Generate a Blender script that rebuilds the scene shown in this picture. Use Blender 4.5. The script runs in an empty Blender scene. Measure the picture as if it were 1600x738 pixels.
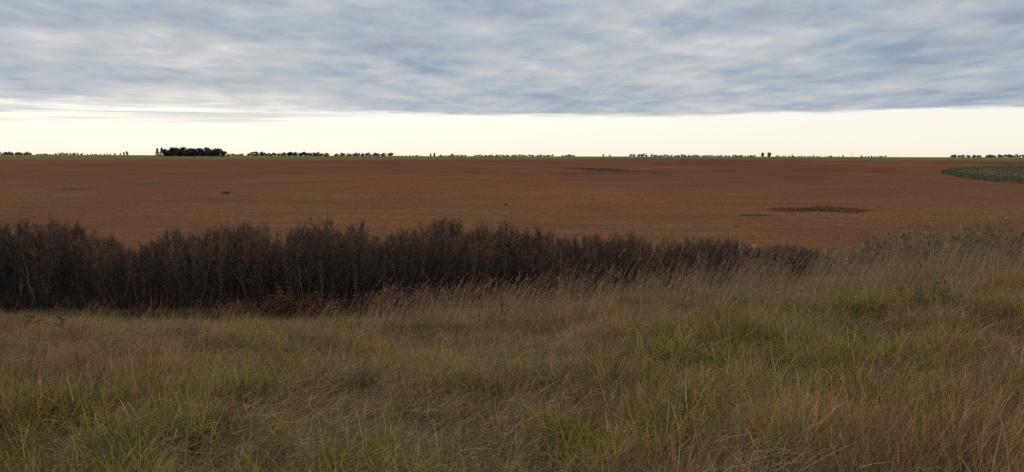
import bpy, math, random
import numpy as np

# ------------------------------------------------------------------ camera, sky, sun, exposure
S = bpy.context.scene
COL = S.collection
EYE = 1.65                                   # lens height above the ground under it
FPX = 1443.0                                 # focal length in photograph pixels (1600 wide)
PITCH = math.atan(122.0 / FPX)
cam_d = bpy.data.cameras.new("camera")
cam_d.sensor_width = 36.0
cam_d.lens = 36.0 * FPX / 1600.0
cam_d.clip_start = 0.05
cam_d.clip_end = 40000.0
cam = bpy.data.objects.new("camera", cam_d)
cam.location = (0, 0, EYE)
cam.rotation_euler = (math.pi / 2 - PITCH, 0, 0)
COL.objects.link(cam)
S.camera = cam

S.view_settings.view_transform = 'Standard'
S.view_settings.look = 'None'
S.view_settings.exposure = 0.08
S.view_settings.gamma = 1.0
S.view_settings.use_curve_mapping = False
S.cycles.max_bounces = 6
S.cycles.diffuse_bounces = 3
S.cycles.transmission_bounces = 3
S.cycles.transparent_max_bounces = 4
S.cycles.use_denoising = False
S.cycles.filter_width = 1.5

SUN_EL, SUN_AZ = math.radians(24), math.radians(-18)     # ahead of the camera, a little left, behind the cloud deck
sun_d = bpy.data.lights.new("sun", 'SUN')
sun_d.energy = 1.4
sun_d.angle = math.radians(14)
sun_d.color = (1.0, 0.95, 0.88)
sun = bpy.data.objects.new("sun", sun_d)
sun.rotation_euler = (math.pi / 2 - SUN_EL, 0, math.pi - SUN_AZ)
COL.objects.link(sun)


class NT:
    """small helper for node trees"""
    def __init__(s, tree):
        s.t = tree
    def n(s, typ, inp=None, **kw):
        nd = s.t.nodes.new(typ)
        for k, v in kw.items():
            setattr(nd, k, v)
        for k, v in (inp or {}).items():
            s.set(nd, k, v)
        return nd
    def set(s, nd, k, v):
        sock = nd.inputs[k]
        if hasattr(v, 'is_output'):
            s.t.links.new(v, sock)
        elif hasattr(v, 'outputs'):
            s.t.links.new(v.outputs[0], sock)
        else:
            sock.default_value = v
    def m(s, op, a, b=None, c=None, clamp=False):
        inp = {0: a}
        if b is not None: inp[1] = b
        if c is not None: inp[2] = c
        return s.n('ShaderNodeMath', inp, operation=op, use_clamp=clamp).outputs[0]
    def mix(s, f, a, b, mode='MIX'):
        nd = s.n('ShaderNodeMix', data_type='RGBA', blend_type=mode)
        s.set(nd, 0, f); s.set(nd, 6, a); s.set(nd, 7, b)
        return nd.outputs[2]
    def smooth(s, v, lo, hi, a=0.0, b=1.0):
        nd = s.n('ShaderNodeMapRange', {0: v, 1: lo, 2: hi, 3: a, 4: b}, interpolation_type='SMOOTHSTEP', clamp=True)
        return nd.outputs[0]
    def noise(s, vec, scale, detail=4.0, rough=0.55, dist=0.0):
        nd = s.n('ShaderNodeTexNoise', {'Vector': vec, 'Scale': scale, 'Detail': detail, 'Roughness': rough, 'Distortion': dist})
        return nd.outputs[0]
    def ramp(s, f, stops):
        nd = s.n('ShaderNodeValToRGB', {0: f})
        cr = nd.color_ramp
        while len(cr.elements) < len(stops):
            cr.elements.new(0.5)
        for e, (p, c) in zip(cr.elements, stops):
            e.position = p
            e.color = (*c, 1) if len(c) == 3 else c
        return nd.outputs[0]


def build_world():
    W = bpy.data.worlds.new("World")
    S.world = W
    W.use_nodes = True
    W.cycles.sampling_method = 'MANUAL'
    W.cycles.sample_map_resolution = 1024
    t = W.node_tree
    t.nodes.clear()
    N = NT(t)
    out = N.n('ShaderNodeOutputWorld')
    co = N.n('ShaderNodeTexCoord').outputs['Generated']
    xyz = N.n('ShaderNodeSeparateXYZ', {0: co})
    x, y, z = xyz.outputs
    sky = N.n('ShaderNodeTexSky', sky_type='NISHITA', sun_disc=False, sun_elevation=SUN_EL,
              sun_rotation=SUN_AZ, altitude=150.0, air_density=1.0, dust_density=2.5, ozone_density=1.0)
    STR = 0.1
    zz = N.m('MAXIMUM', z, 0.0)
    # cloud deck seen in perspective: plane coordinates softened towards the horizon
    den = N.m('ADD', zz, 0.065)
    qx = N.m('DIVIDE', x, den)
    qy = N.m('DIVIDE', y, den)
    q = N.n('ShaderNodeCombineXYZ', {0: N.m('MULTIPLY', qx, 1.15), 1: N.m('MULTIPLY', qy, 0.60), 2: 3.7})
    big = N.noise(q, 0.6, 3.0, 0.5, 0.15)
    mid = N.noise(q, 1.35, 7.0, 0.60, 0.15)
    qs = N.n('ShaderNodeCombineXYZ', {0: N.m('MULTIPLY', qx, 1.3), 1: N.m('MULTIPLY', qy, 1.5), 2: 9.1})
    fine = N.noise(qs, 3.2, 6.0, 0.6, 0.2)
    v = N.m('ADD', N.m('ADD', N.m('MULTIPLY', big, 0.42), N.m('MULTIPLY', mid, 0.45)), N.m('MULTIPLY', fine, 0.14))
    # rolls of the deck are lit from the bright gap ahead and shaded behind
    q2 = N.n('ShaderNodeVectorMath', {0: q, 1: (0.02, 0.16, 0.0)}, operation='ADD')
    roll = N.m('SUBTRACT', N.noise(q, 1.8, 5.0, 0.55, 0.2), N.noise(q2, 1.8, 5.0, 0.55, 0.2))
    v = N.m('ADD', v, N.m('MULTIPLY', roll, 0.36))
    def spot(ca, cz, ra, rz_, w):                              # a thicker, bluer bank of the deck
        da = N.m('DIVIDE', N.m('SUBTRACT', N.m('DIVIDE', x, N.m('MAXIMUM', y, 0.2)), ca), ra)
        dz = N.m('DIVIDE', N.m('SUBTRACT', z, cz), rz_)
        return N.m('MULTIPLY', N.m('EXPONENT', N.m('MULTIPLY', N.m('ADD', N.m('MULTIPLY', da, da), N.m('MULTIPLY', dz, dz)), -1.0)), w)
    for sp_ in [(-0.47, 0.078, 0.18, 0.012, -0.07), (0.46, 0.095, 0.16, 0.018, -0.05), (-0.1, 0.108, 0.14, 0.016, -0.05), (-0.42, 0.118, 0.16, 0.016, 0.05), (-0.32, 0.060, 0.13, 0.009, 0.13),
                (0.15, 0.112, 0.12, 0.014, 0.05), (0.42, 0.13, 0.1, 0.015, 0.05), (0.05, 0.075, 0.25, 0.014, 0.03)]:
        v = N.m('ADD', v, spot(*sp_))
    K = 1.0 / STR
    def c(r, g, b): return (r * K, g * K, b * K)
    cloud = N.ramp(v, [(0.38, (0.275, 0.345, 0.445)), (0.46, (0.375, 0.43, 0.495)), (0.53, (0.455, 0.495, 0.535)),
                       (0.60, (0.545, 0.56, 0.575)), (0.69, (0.70, 0.68, 0.655))])
    cloud = N.mix(1.0, cloud, (K, K, K, 1), 'MULTIPLY')
    # lower edge of the deck, ahead of the camera; the deck goes on overhead and behind
    az = N.m('DIVIDE', x, N.m('MAXIMUM', y, 0.2))
    fc = N.n('ShaderNodeFloatCurve', {1: N.m('MULTIPLY_ADD', az, 0.5, 0.5, clamp=True)})
    cu = fc.mapping.curves[0]
    pts = [(0.0, 0.475), (0.20, 0.475), (0.27, 0.485), (0.32, 0.49), (0.38, 0.48), (0.44, 0.465), (0.50, 0.455), (0.58, 0.445),
           (0.64, 0.455), (0.70, 0.475), (0.78, 0.48), (1.0, 0.485)]
    cu.points[0].location = pts[0]
    cu.points[1].location = pts[-1]
    for p in pts[1:-1]:
        cu.points.new(*p)
    fc.mapping.update()
    edge = N.m('MULTIPLY', fc.outputs[0], 0.1)
    azc = N.n('ShaderNodeCombineXYZ', {0: N.m('MULTIPLY', az, 7.0), 1: N.m('MULTIPLY', z, 110.0), 2: 0.3})
    wob = N.noise(azc, 1.6, 5.0, 0.6)
    left = N.smooth(az, -0.05, -0.32)
    amp = N.m('MULTIPLY_ADD', left, 0.034, 0.013)
    edge = N.m('ADD', edge, N.m('MULTIPLY', N.m('SUBTRACT', wob, 0.5), amp))
    front = N.smooth(y, -0.1, 0.3)
    edge = N.m('SUBTRACT', N.m('MULTIPLY', N.m('ADD', edge, 0.2), front), 0.2)
    soft = N.m('MULTIPLY_ADD', left, 0.008, 0.0042)
    de = N.m('DIVIDE', N.m('SUBTRACT', z, edge), soft)
    cover = N.smooth(de, -0.5, 1.0)
    # thin streaks of cloud drifting below the deck on the left
    azs = N.n('ShaderNodeCombineXYZ', {0: N.m('MULTIPLY', az, 5.0), 1: N.m('MULTIPLY', z, 230.0), 2: 5.3})
    st = N.noise(azs, 1.0, 5.0, 0.55)
    band = N.m('MULTIPLY', N.smooth(z, 0.028, 0.045), left)
    streak = N.m('MULTIPLY', N.m('MULTIPLY', N.smooth(st, 0.43, 0.62), band), 0.75)
    cover = N.m('MAXIMUM', cover, N.m('MULTIPLY', streak, front))
    # sunlit fringe where the deck thins out over the bright gap
    fringe = N.m('MULTIPLY', N.smooth(de, 4.0, 0.2), N.m('MULTIPLY', front, N.m('MULTIPLY_ADD', left, 0.22, 0.06)))
    cloud = N.mix(fringe, cloud, c(0.80, 0.78, 0.72) + (1,))
    # clear gap: the Nishita sky, veiled by bright thin cirrus lit from behind the deck
    veil = N.ramp(N.m('MULTIPLY', z, 12.0, clamp=True), [(0.0, (0.98, 0.92, 0.79)), (0.22, (0.985, 0.955, 0.85)), (0.45, (0.975, 0.97, 0.895)), (0.8, (0.93, 0.965, 0.93))])
    veil = N.mix(1.0, veil, (K * 0.94, K * 0.935, K * 0.92, 1), 'MULTIPLY')
    clear = N.mix(0.95, sky.outputs[0], veil)
    colr = N.mix(cover, clear, cloud)
    bg = N.n('ShaderNodeBackground', {0: colr, 1: STR})
    t.links.new(bg.outputs[0], out.inputs[0])


build_world()

# ------------------------------------------------------------------ helpers
rng = np.random.default_rng(7)
random.seed(11)


def tag(o, label=None, cat=None, group=None, kind=None):
    for k, v in (('label', label), ('category', cat), ('group', group), ('kind', kind)):
        if v: o[k] = v
    return o


def link(o, parent=None):
    COL.objects.link(o)
    if parent is not None: o.parent = parent
    return o


def empty(name, loc, rz=0.0, scale=(1, 1, 1)):
    o = bpy.data.objects.new(name, None)
    o.empty_display_size = 0.2
    o.location = loc
    o.rotation_euler = (0, 0, rz)
    o.scale = scale
    return link(o)


def copy_tree(root, parent=None):
    c = root.copy()
    link(c, parent)
    for ch in root.children:
        copy_tree(ch, c)
    return c


class MB:
    """collects vertices, faces and a colour per vertex"""
    def __init__(s):
        s.v, s.f, s.c = [], [], []
    def add(s, vs, fs, col=(1, 1, 1)):
        o = len(s.v)
        s.v.extend([tuple(p) for p in vs])
        s.f.extend([tuple(i + o for i in f) for f in fs])
        s.c.extend([col] * len(vs))
    def tube(s, pts, rad, n=4, col=(1, 1, 1), cap=True):
        pts = [np.array(p, float) for p in pts]
        vs, fs = [], []
        for i, p in enumerate(pts):
            d = pts[min(i + 1, len(pts) - 1)] - pts[max(i - 1, 0)]
            d /= max(np.linalg.norm(d), 1e-9)
            a = np.cross(d, (0.0, 0.0, 1.0) if abs(d[2]) < 0.9 else (1.0, 0.0, 0.0))
            a /= np.linalg.norm(a)
            b = np.cross(d, a)
            for k in range(n):
                t = 2 * math.pi * k / n
                vs.append(p + rad[i] * (math.cos(t) * a + math.sin(t) * b))
        for i in range(len(pts) - 1):
            for k in range(n):
                k2 = (k + 1) % n
                fs.append((i * n + k, i * n + k2, (i + 1) * n + k2, (i + 1) * n + k))
        if cap:
            fs.append(tuple(range((len(pts) - 1) * n, len(pts) * n)))
        s.add(vs, fs, col)
    def sliver(s, p, d, L, w, col):
        """one tapering twig: a thin triangle"""
        side = np.cross(d, (random.uniform(-1, 1), random.uniform(-1, 1), random.uniform(-1, 1)))
        side /= max(np.linalg.norm(side), 1e-9)
        s.add([p - side * w / 2, p + side * w / 2, p + d * L], [(0, 1, 2)], col)
    def leaf(s, p, d, L, w, col):
        side = np.cross(d, (random.uniform(-1, 1), random.uniform(-1, 1), random.uniform(-1, 1)))
        side /= max(np.linalg.norm(side), 1e-9)
        nrm = np.cross(side, d)
        s.add([p, p + d * L * .45 + side * w / 2 + nrm * w * .15, p + d * L, p + d * L * .45 - side * w / 2 + nrm * w * .15], [(0, 1, 2, 3)], col)
    def blade(s, base, az, L, w, th0, th1, col, n=3, twist=0.6, tipw=0.0):
        d = np.array((math.cos(az), math.sin(az), 0.0))
        ta = az + math.pi / 2 + random.uniform(-twist, twist)
        sd = np.array((math.cos(ta), math.sin(ta), 0.0))
        p = np.array(base, float)
        vs, fs = [], []
        for i in range(n + 1):
            t = i / n
            ww = w * (1 - t) ** 0.6 * 0.5
            if i < n:
                vs += [p - sd * ww, p + sd * ww]
            else:
                vs.append(p.copy())
            th = th0 + (th1 - th0) * (t + 0.5 / n)
            p = p + (d * math.sin(th) + np.array((0, 0, math.cos(th)))) * (L / n)
        for i in range(n - 1):
            fs.append((2 * i, 2 * i + 1, 2 * i + 3, 2 * i + 2))
        fs.append((2 * n - 2, 2 * n - 1, 2 * n))
        s.add(vs, fs, col)
        return vs[-1], np.array(d * math.sin(th1) + np.array((0, 0, math.cos(th1))))
    def mesh(s, name, mat, smooth=False):
        me = bpy.data.meshes.new(name)
        me.from_pydata(s.v, [], s.f)
        at = me.color_attributes.new('tint', 'FLOAT_COLOR', 'POINT')
        arr = np.ones((len(s.v), 4), np.float32)
        arr[:, :3] = np.array(s.c, np.float32)
        at.data.foreach_set('color', arr.ravel())
        if mat: me.materials.append(mat)
        if smooth:
            me.polygons.foreach_set('use_smooth', [True] * len(me.polygons))
        me.update()
        return me
    def build(s, name, mat, parent=None, smooth=False):
        return link(bpy.data.objects.new(name, s.mesh(name, mat, smooth)), parent)


def jit(c, a=0.36):
    k = 1 + random.uniform(-a, a)
    return tuple(max(0.0, v * k * (1 + random.uniform(-a, a) * 0.35)) for v in c)


# ------------------------------------------------------------------ terrain
def smoothstep(a, b, v):
    t = np.clip((v - a) / (b - a), 0, 1)
    return t * t * (3 - 2 * t)


def wav(x, y, s, seed):
    r = np.random.default_rng(seed)
    o = 0
    for k in range(6):
        a = r.uniform(0, 2 * math.pi); f = s * r.uniform(0.6, 1.7); p = r.uniform(0, 6.28)
        o = o + np.sin((x * math.cos(a) + y * math.sin(a)) * f + p)
    return o / 6 ** 0.5


def H(x, y):
    """ground height; the camera stands at (0, 0) on z = 0"""
    x = np.asarray(x, float); y = np.asarray(y, float)
    xs = 26 * np.tanh(x / 26)
    yn = np.maximum(y, -40)
    near = 0.0405 * xs - 0.0765 * yn
    near = near + 0.05 * wav(x, y, 0.9, 1) + 0.05 * wav(x, y, 3.2, 2)
    near = near + (0.30 * smoothstep(5, 9, -x) - 0.24 * np.exp(-((x + 2.6) / 2.8) ** 2) + 0.14 * smoothstep(2, 12, x)) * smoothstep(7, 15, y)
    crest = 18.5 + 0.30 * xs + 0.5 * wav(x, y * 0, 0.35, 5)
    w = 1.4
    drop = w * np.logaddexp(0, (y - crest) / w)
    near = near - drop * 0.16
    # far field: flat below the hill, rising to the skyline
    t = np.clip((y - 130) / 900.0, 0, 1)
    rise = t * t * (3 - 2 * t)
    far = -8.75 + EYE - 0.018 * np.clip(x, -40, 40) * (1 - rise) + 10.4 * rise + 0.0016 * np.clip(y - 1000, 0, 1500)
    far = far - 1.3 * smoothstep(-30, -6, x) * np.exp(-((y - 60) / 26.0) ** 2)
    xx = np.clip(x, -900, 900)
    far = far - 1.3 * (xx / 600.0) * smoothstep(400, 1000, y)
    far = far + 0.35 * wav(x, y, 0.02, 8) * smoothstep(60, 200, y) * (1 - 0.6 * smoothstep(700, 1000, y))
    far = far + 0.5 * wav(x, y, 0.006, 9) * smoothstep(150, 500, y)
    k = 0.55
    z = k * np.logaddexp(near / k, far / k)
    z = np.where(y < 5, near, z)
    return z


def h(x, y):
    return float(H(x, y))


def ray(px, py):
    cx, cy = (px - 800.0) / FPX, (369.0 - py) / FPX
    c, s = math.cos(PITCH), math.sin(PITCH)
    return np.array((cx, c + cy * s, -s + cy * c))


def ground_at(px, py, lift=0.0):
    """the point of the ground seen at a pixel of the photograph"""
    d = ray(px, py)
    ts = np.geomspace(2, 3000, 4000)
    P = d[None] * ts[:, None]
    under = EYE + P[:, 2] < H(P[:, 0], P[:, 1]) + lift
    i = int(np.argmax(under)) if under.any() else len(ts) - 1
    x, y = P[i, 0], P[i, 1]
    return float(x), float(y), h(x, y)


def at_col(px, Y):
    x = (px - 800.0) / FPX * Y
    return x, Y, h(x, Y)


def top_z(py, Y):
    """height that shows at photograph row py when standing at distance Y"""
    d = ray(800, py)
    return EYE + d[2] / d[1] * Y


# ------------------------------------------------------------------ materials
def mat_new(name):
    m = bpy.data.materials.new(name)
    m.use_nodes = True
    m.node_tree.nodes.clear()
    N = NT(m.node_tree)
    return m, N, N.n('ShaderNodeOutputMaterial')


def plant_mat(name, mul=(1, 1, 1), transl=0.25, patch=None, rough=0.8, vary=0.35):
    """colour from the per-blade tint, varied per plant and drifting over the ground"""
    m, N, out = mat_new(name)
    tint = N.n('ShaderNodeAttribute', attribute_name='tint').outputs[0]
    colr = N.mix(1.0, tint, (*mul, 1), 'MULTIPLY')
    oi = N.n('ShaderNodeObjectInfo')
    pos = N.n('ShaderNodeNewGeometry').outputs['Position']
    ns = N.noise(pos, 0.45, 3.0, 0.6)
    if patch:
        colr = N.mix(N.smooth(ns, 0.42, 0.66, 0.0, 0.7), colr, N.mix(1.0, colr, (*patch, 1), 'MULTIPLY'))
    k = N.m('MULTIPLY_ADD', oi.outputs['Random'], vary * 2, 1 - vary)
    kc = N.n('ShaderNodeCombineXYZ', {0: k, 1: k, 2: k})
    colr = N.mix(1.0, colr, kc.outputs[0], 'MULTIPLY')
    d = N.n('ShaderNodeBsdfPrincipled', {'Base Color': colr, 'Roughness': rough, 'Specular IOR Level': 0.2})
    if transl > 0:
        tr = N.n('ShaderNodeBsdfTranslucent', {0: colr})
        mx = N.n('ShaderNodeMixShader', {0: transl})
        N.t.links.new(d.outputs[0], mx.inputs[1]); N.t.links.new(tr.outputs[0], mx.inputs[2])
        N.t.links.new(mx.outputs[0], out.inputs[0])
    else:
        N.t.links.new(d.outputs[0], out.inputs[0])
    return m


def soil_mat():
    m, N, out = mat_new('thatch_soil')
    pos = N.n('ShaderNodeNewGeometry').outputs['Position']
    a = N.noise(pos, 0.7, 5.0, 0.6); b = N.noise(pos, 18.0, 4.0, 0.65)
    colr = N.ramp(N.m('ADD', N.m('MULTIPLY', a, 0.5), N.m('MULTIPLY', b, 0.5)), [(0.32, (0.055, 0.037, 0.022)), (0.5, (0.105, 0.072, 0.040)), (0.68, (0.15, 0.105, 0.056))])
    bp = N.n('ShaderNodeBump', {'Strength': 0.7, 'Distance': 0.05, 'Height': b})
    d = N.n('ShaderNodeBsdfPrincipled', {'Base Color': colr, 'Roughness': 0.95, 'Specular IOR Level': 0.1, 'Normal': bp.outputs[0]})
    N.t.links.new(d.outputs[0], out.inputs[0])
    return m


def field_mat(pasture=False):
    m, N, out = mat_new('pasture_grass' if pasture else 'ripe_crop')
    pos = N.n('ShaderNodeNewGeometry').outputs['Position']
    big = N.noise(pos, 0.006, 5.0, 0.6, 0.4)
    mid = N.noise(pos, 0.045, 6.0, 0.65, 0.3)
    fine = N.noise(pos, 0.9, 5.0, 0.7)
    sp = N.n('ShaderNodeSeparateXYZ', {0: pos})
    rows = N.noise(N.n('ShaderNodeCombineXYZ', {0: N.m('MULTIPLY', sp.outputs[0], 0.012), 1: N.m('MULTIPLY', sp.outputs[1], 0.22), 2: 0.0}), 1.0, 4.0, 0.6, 0.6)
    v = N.m('ADD', N.m('ADD', N.m('MULTIPLY', big, 0.42), N.m('MULTIPLY', mid, 0.25)), N.m('ADD', N.m('MULTIPLY', fine, 0.1), N.m('MULTIPLY', rows, 0.23)))
    red = N.ramp(v, [(0.38, (0.135, 0.066, 0.038)), (0.47, (0.185, 0.088, 0.048)), (0.53, (0.225, 0.105, 0.054)), (0.62, (0.285, 0.140, 0.070))])
    olive = N.ramp(v, [(0.36, (0.13, 0.12, 0.043)), (0.5, (0.185, 0.165, 0.055)), (0.64, (0.23, 0.19, 0.070))])
    if pasture:
        f = N.smooth(mid, 0.44, 0.68, 0.0, 0.2)
        colr = N.mix(f, olive, red)
    else:
        far = N.smooth(N.m('ADD', sp.outputs[1], N.m('MULTIPLY', N.m('SUBTRACT', mid, 0.5), 420.0)), 600.0, 820.0, 0.0, 1.0)
        deep = N.smooth(N.m('ADD', sp.outputs[1], N.m('MULTIPLY', N.m('SUBTRACT', big, 0.5), 500.0)), 150.0, 480.0)
        red = N.mix(deep, red, N.mix(1.0, red, (0.86, 0.80, 0.84, 1), 'MULTIPLY'))
        spots = N.smooth(N.noise(pos, 0.02, 5.0, 0.62, 0.8), 0.60, 0.72, 0.0, 0.5)
        colr = N.mix(N.m('MAXIMUM', far, spots), red, olive)
    bp = N.n('ShaderNodeBump', {'Strength': 0.25, 'Distance': 0.4, 'Height': fine})
    d = N.n('ShaderNodeBsdfPrincipled', {'Base Color': colr, 'Roughness': 1.0, 'Specular IOR Level': 0.0, 'Normal': bp.outputs[0]})
    N.t.links.new(d.outputs[0], out.inputs[0])
    return m


M = {}
M['soil'] = soil_mat()
M['field'] = field_mat()
M['pasture'] = field_mat(True)
M['grass_green'] = plant_mat('green_blades', mul=(1.0, 1.0, 0.84), transl=0.32, patch=(1.15, 0.95, 0.7), vary=0.45)
M['grass_dry'] = plant_mat('dry_blades', mul=(1.04, 0.97, 0.84), transl=0.25, patch=(0.82, 0.76, 0.76), vary=0.5)
M['crop'] = plant_mat('crop_blades', transl=0.25, vary=0.03)
M['grass_tall'] = plant_mat('tall_straw', transl=0.25, patch=(1.1, 0.95, 0.9))
M['twig'] = plant_mat('twigs', transl=0.0, vary=0.3)
M['bark_dark'] = plant_mat('dark_bark', mul=(0.052, 0.042, 0.035), transl=0.0, vary=0.3)
M['bark_pale'] = plant_mat('pale_bark', mul=(0.21, 0.18, 0.155), transl=0.0, vary=0.25)
M['leaf'] = plant_mat('leaves', transl=0.25, vary=0.25)
M['far_leaf'] = plant_mat('far_foliage', transl=0.5, vary=0.25)
M['far_trunk'] = plant_mat('far_trunk', mul=(0.06, 0.05, 0.04), transl=0.0)
M['dead'] = plant_mat('dead_stalk', transl=0.0, vary=0.2)
M['plume'] = plant_mat('seed_plume', transl=0.35, vary=0.1)


# ------------------------------------------------------------------ ground, field, pasture (one continuous surface, polar grid)
def ground_sheets():
    front = np.linspace(-44, 44, 300)
    back = np.linspace(44, 316, 70)[1:-1]
    ang = np.radians(np.concatenate([front, back]))           # 0 = straight ahead, clockwise
    na = len(ang)
    sx, sy = np.sin(ang), np.cos(ang)
    # ring distances: near block to the far edge of the thicket, then field, then pasture
    near_t = np.geomspace(1.2, 76, 190)
    field_t = np.geomspace(76, 820, 130)
    past_t = np.geomspace(820, 7000, 50)
    wob = 1 + 0.03 * np.sin(ang * 9) + 0.02 * np.sin(ang * 23 + 1)
    front_f = 1 / np.maximum(np.cos(np.clip(ang, -0.8, 0.8)), 0.6)
    front_f = np.where(np.abs(np.arctan2(sx, sy)) < 0.8, front_f, 1.4)
    def sheet(name, rs, mat, centre=False):
        R = rs[:, None] * front_f[None]
        kk = smoothstep(300, 700, R) * (1 - smoothstep(1500, 4000, R))
        R = R * (1 + (wob[None] - 1) * kk)
        tn = np.clip(sx / np.maximum(sy, .25), -.6, .6)[None]
        R = R * (1 + .30 * tn * smoothstep(25, 76, R) * (1 - smoothstep(110, 320, R)))       # the field edge follows the thicket
        X, Y = R * sx[None], R * sy[None]
        Z = H(X, Y)
        v = np.stack([X, Y, Z], -1).reshape(-1, 3)
        n = len(rs)
        i, j = np.meshgrid(np.arange(n - 1), np.arange(na), indexing='ij')
        j2 = (j + 1) % na
        f = np.stack([i * na + j, i * na + j2, (i + 1) * na + j2, (i + 1) * na + j], -1).reshape(-1, 4)[:, ::-1]
        fs = f.tolist()
        vs = v.tolist()
        if centre:
            vs.append((0, 0, h(0, 0)))
            fs += [[len(vs) - 1, (k + 1) % na, k] for k in range(na)]
        me = bpy.data.meshes.new(name)
        me.from_pydata(vs, [], fs)
        me.polygons.foreach_set('use_smooth', [True] * len(me.polygons))
        me.materials.append(mat)
        me.update()
        o = link(bpy.data.objects.new(name, me))
        tag(o, kind='structure')
        return o
    sheet('ground', near_t, M['soil'], True)
    sheet('field', field_t, M['field'])
    sheet('pasture', past_t, M['pasture'])


ground_sheets()

# ------------------------------------------------------------------ meadow grass (uncountable: instanced tufts, one object per kind)
STRAW = (0.42, 0.28, 0.135); PINK = (0.36, 0.205, 0.122); BROWN = (0.21, 0.12, 0.064); PALE = (0.46, 0.35, 0.21)
GREEN = (0.15, 0.175, 0.042); YGREEN = (0.31, 0.26, 0.058); OLIVE = (0.22, 0.175, 0.062); DKGREEN = (0.075, 0.105, 0.040); TEAL = (0.13, 0.16, 0.09)


def pick(table, a=0.36):
    r = random.random() * sum(w for w, _ in table)
    for w, c in table:
        r -= w
        if r <= 0: return jit(c, a)
    return jit(table[-1][1])


def disc(r):
    a = random.uniform(0, 6.283); q = r * math.sqrt(random.random())
    return q * math.cos(a), q * math.sin(a), -0.01


def tuft_green(k):
    b = MB()
    for i in range(72):
        L = random.uniform(0.15, 0.42)
        b.blade(disc(0.15), random.uniform(0, 6.283), L, random.uniform(0.004, 0.0085), random.uniform(0, 0.35), random.uniform(0.6, 2.1),
                pick([(3, GREEN), (2, YGREEN), (3, OLIVE), (2, STRAW), (1.6, DKGREEN)]), n=4)
    return b


def tuft_dry(k):
    b = MB()
    for i in range(72):
        L = random.uniform(0.16, 0.46)
        az = random.gauss(0, 1.2)
        b.blade(disc(0.17), az, L, random.uniform(0.0028, 0.0055), random.uniform(-0.1, 0.4), random.uniform(0.3, 1.6),
                pick([(4, STRAW), (4, PINK), (2.5, BROWN), (1, PALE), (1.4, OLIVE)]), n=3)
    return b


def tuft_tall(k):
    b = MB()
    for i in range(9):
        L = random.uniform(0.45, 0.98)
        col = pick([(4, STRAW), (3, PINK), (1.2, PALE), (1.5, BROWN)])
        tip, d = b.blade(disc(0.2), random.gauss(0, 0.5), L, random.uniform(0.003, 0.0045), random.uniform(0.05, 0.3), random.uniform(0.3, 0.7), col, n=4)
        tip = np.array(tip)
        hd = pick([(4, (.34, .215, .14)), (2, BROWN)], .2)
        for q in range(9):                                    # feathery panicle
            p = tip - d * random.uniform(0, 0.17)
            e = d + np.array([random.gauss(0, .35) for _ in range(3)]); e /= np.linalg.norm(e)
            b.sliver(p, e, random.uniform(0.03, 0.07), 0.004, hd)
    for i in range(14):
        b.blade(disc(0.2), random.gauss(0, 1.0), random.uniform(0.25, 0.5), 0.004, random.uniform(0, .3), random.uniform(.4, 1.5),
                pick([(3, STRAW), (2, PINK), (1, OLIVE)]), n=3)
    return b


def tuft_flat(k):
    b = MB()
    for i in range(46):
        x, y, z = disc(0.24)
        az = random.gauss(0.3, 1.1)
        b.blade((x, y, random.uniform(0.02, 0.2)), az, random.uniform(0.15, 0.42), random.uniform(0.003, 0.0075), random.uniform(0.9, 1.4), random.uniform(1.3, 1.9),
                pick([(2, STRAW), (3, PINK), (4, BROWN), (3, OLIVE), (.4, PALE), (2, GREEN)]), n=3)
    return b


def tuft_short(k):
    b = MB()
    for i in range(60):
        b.blade(disc(0.25), random.uniform(0, 6.28), random.uniform(0.08, 0.24), 0.006, random.uniform(0, .4), random.uniform(.4, 1.4),
                pick([(3, TEAL), (2, OLIVE), (1, STRAW)]), n=2)
    return b


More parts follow.
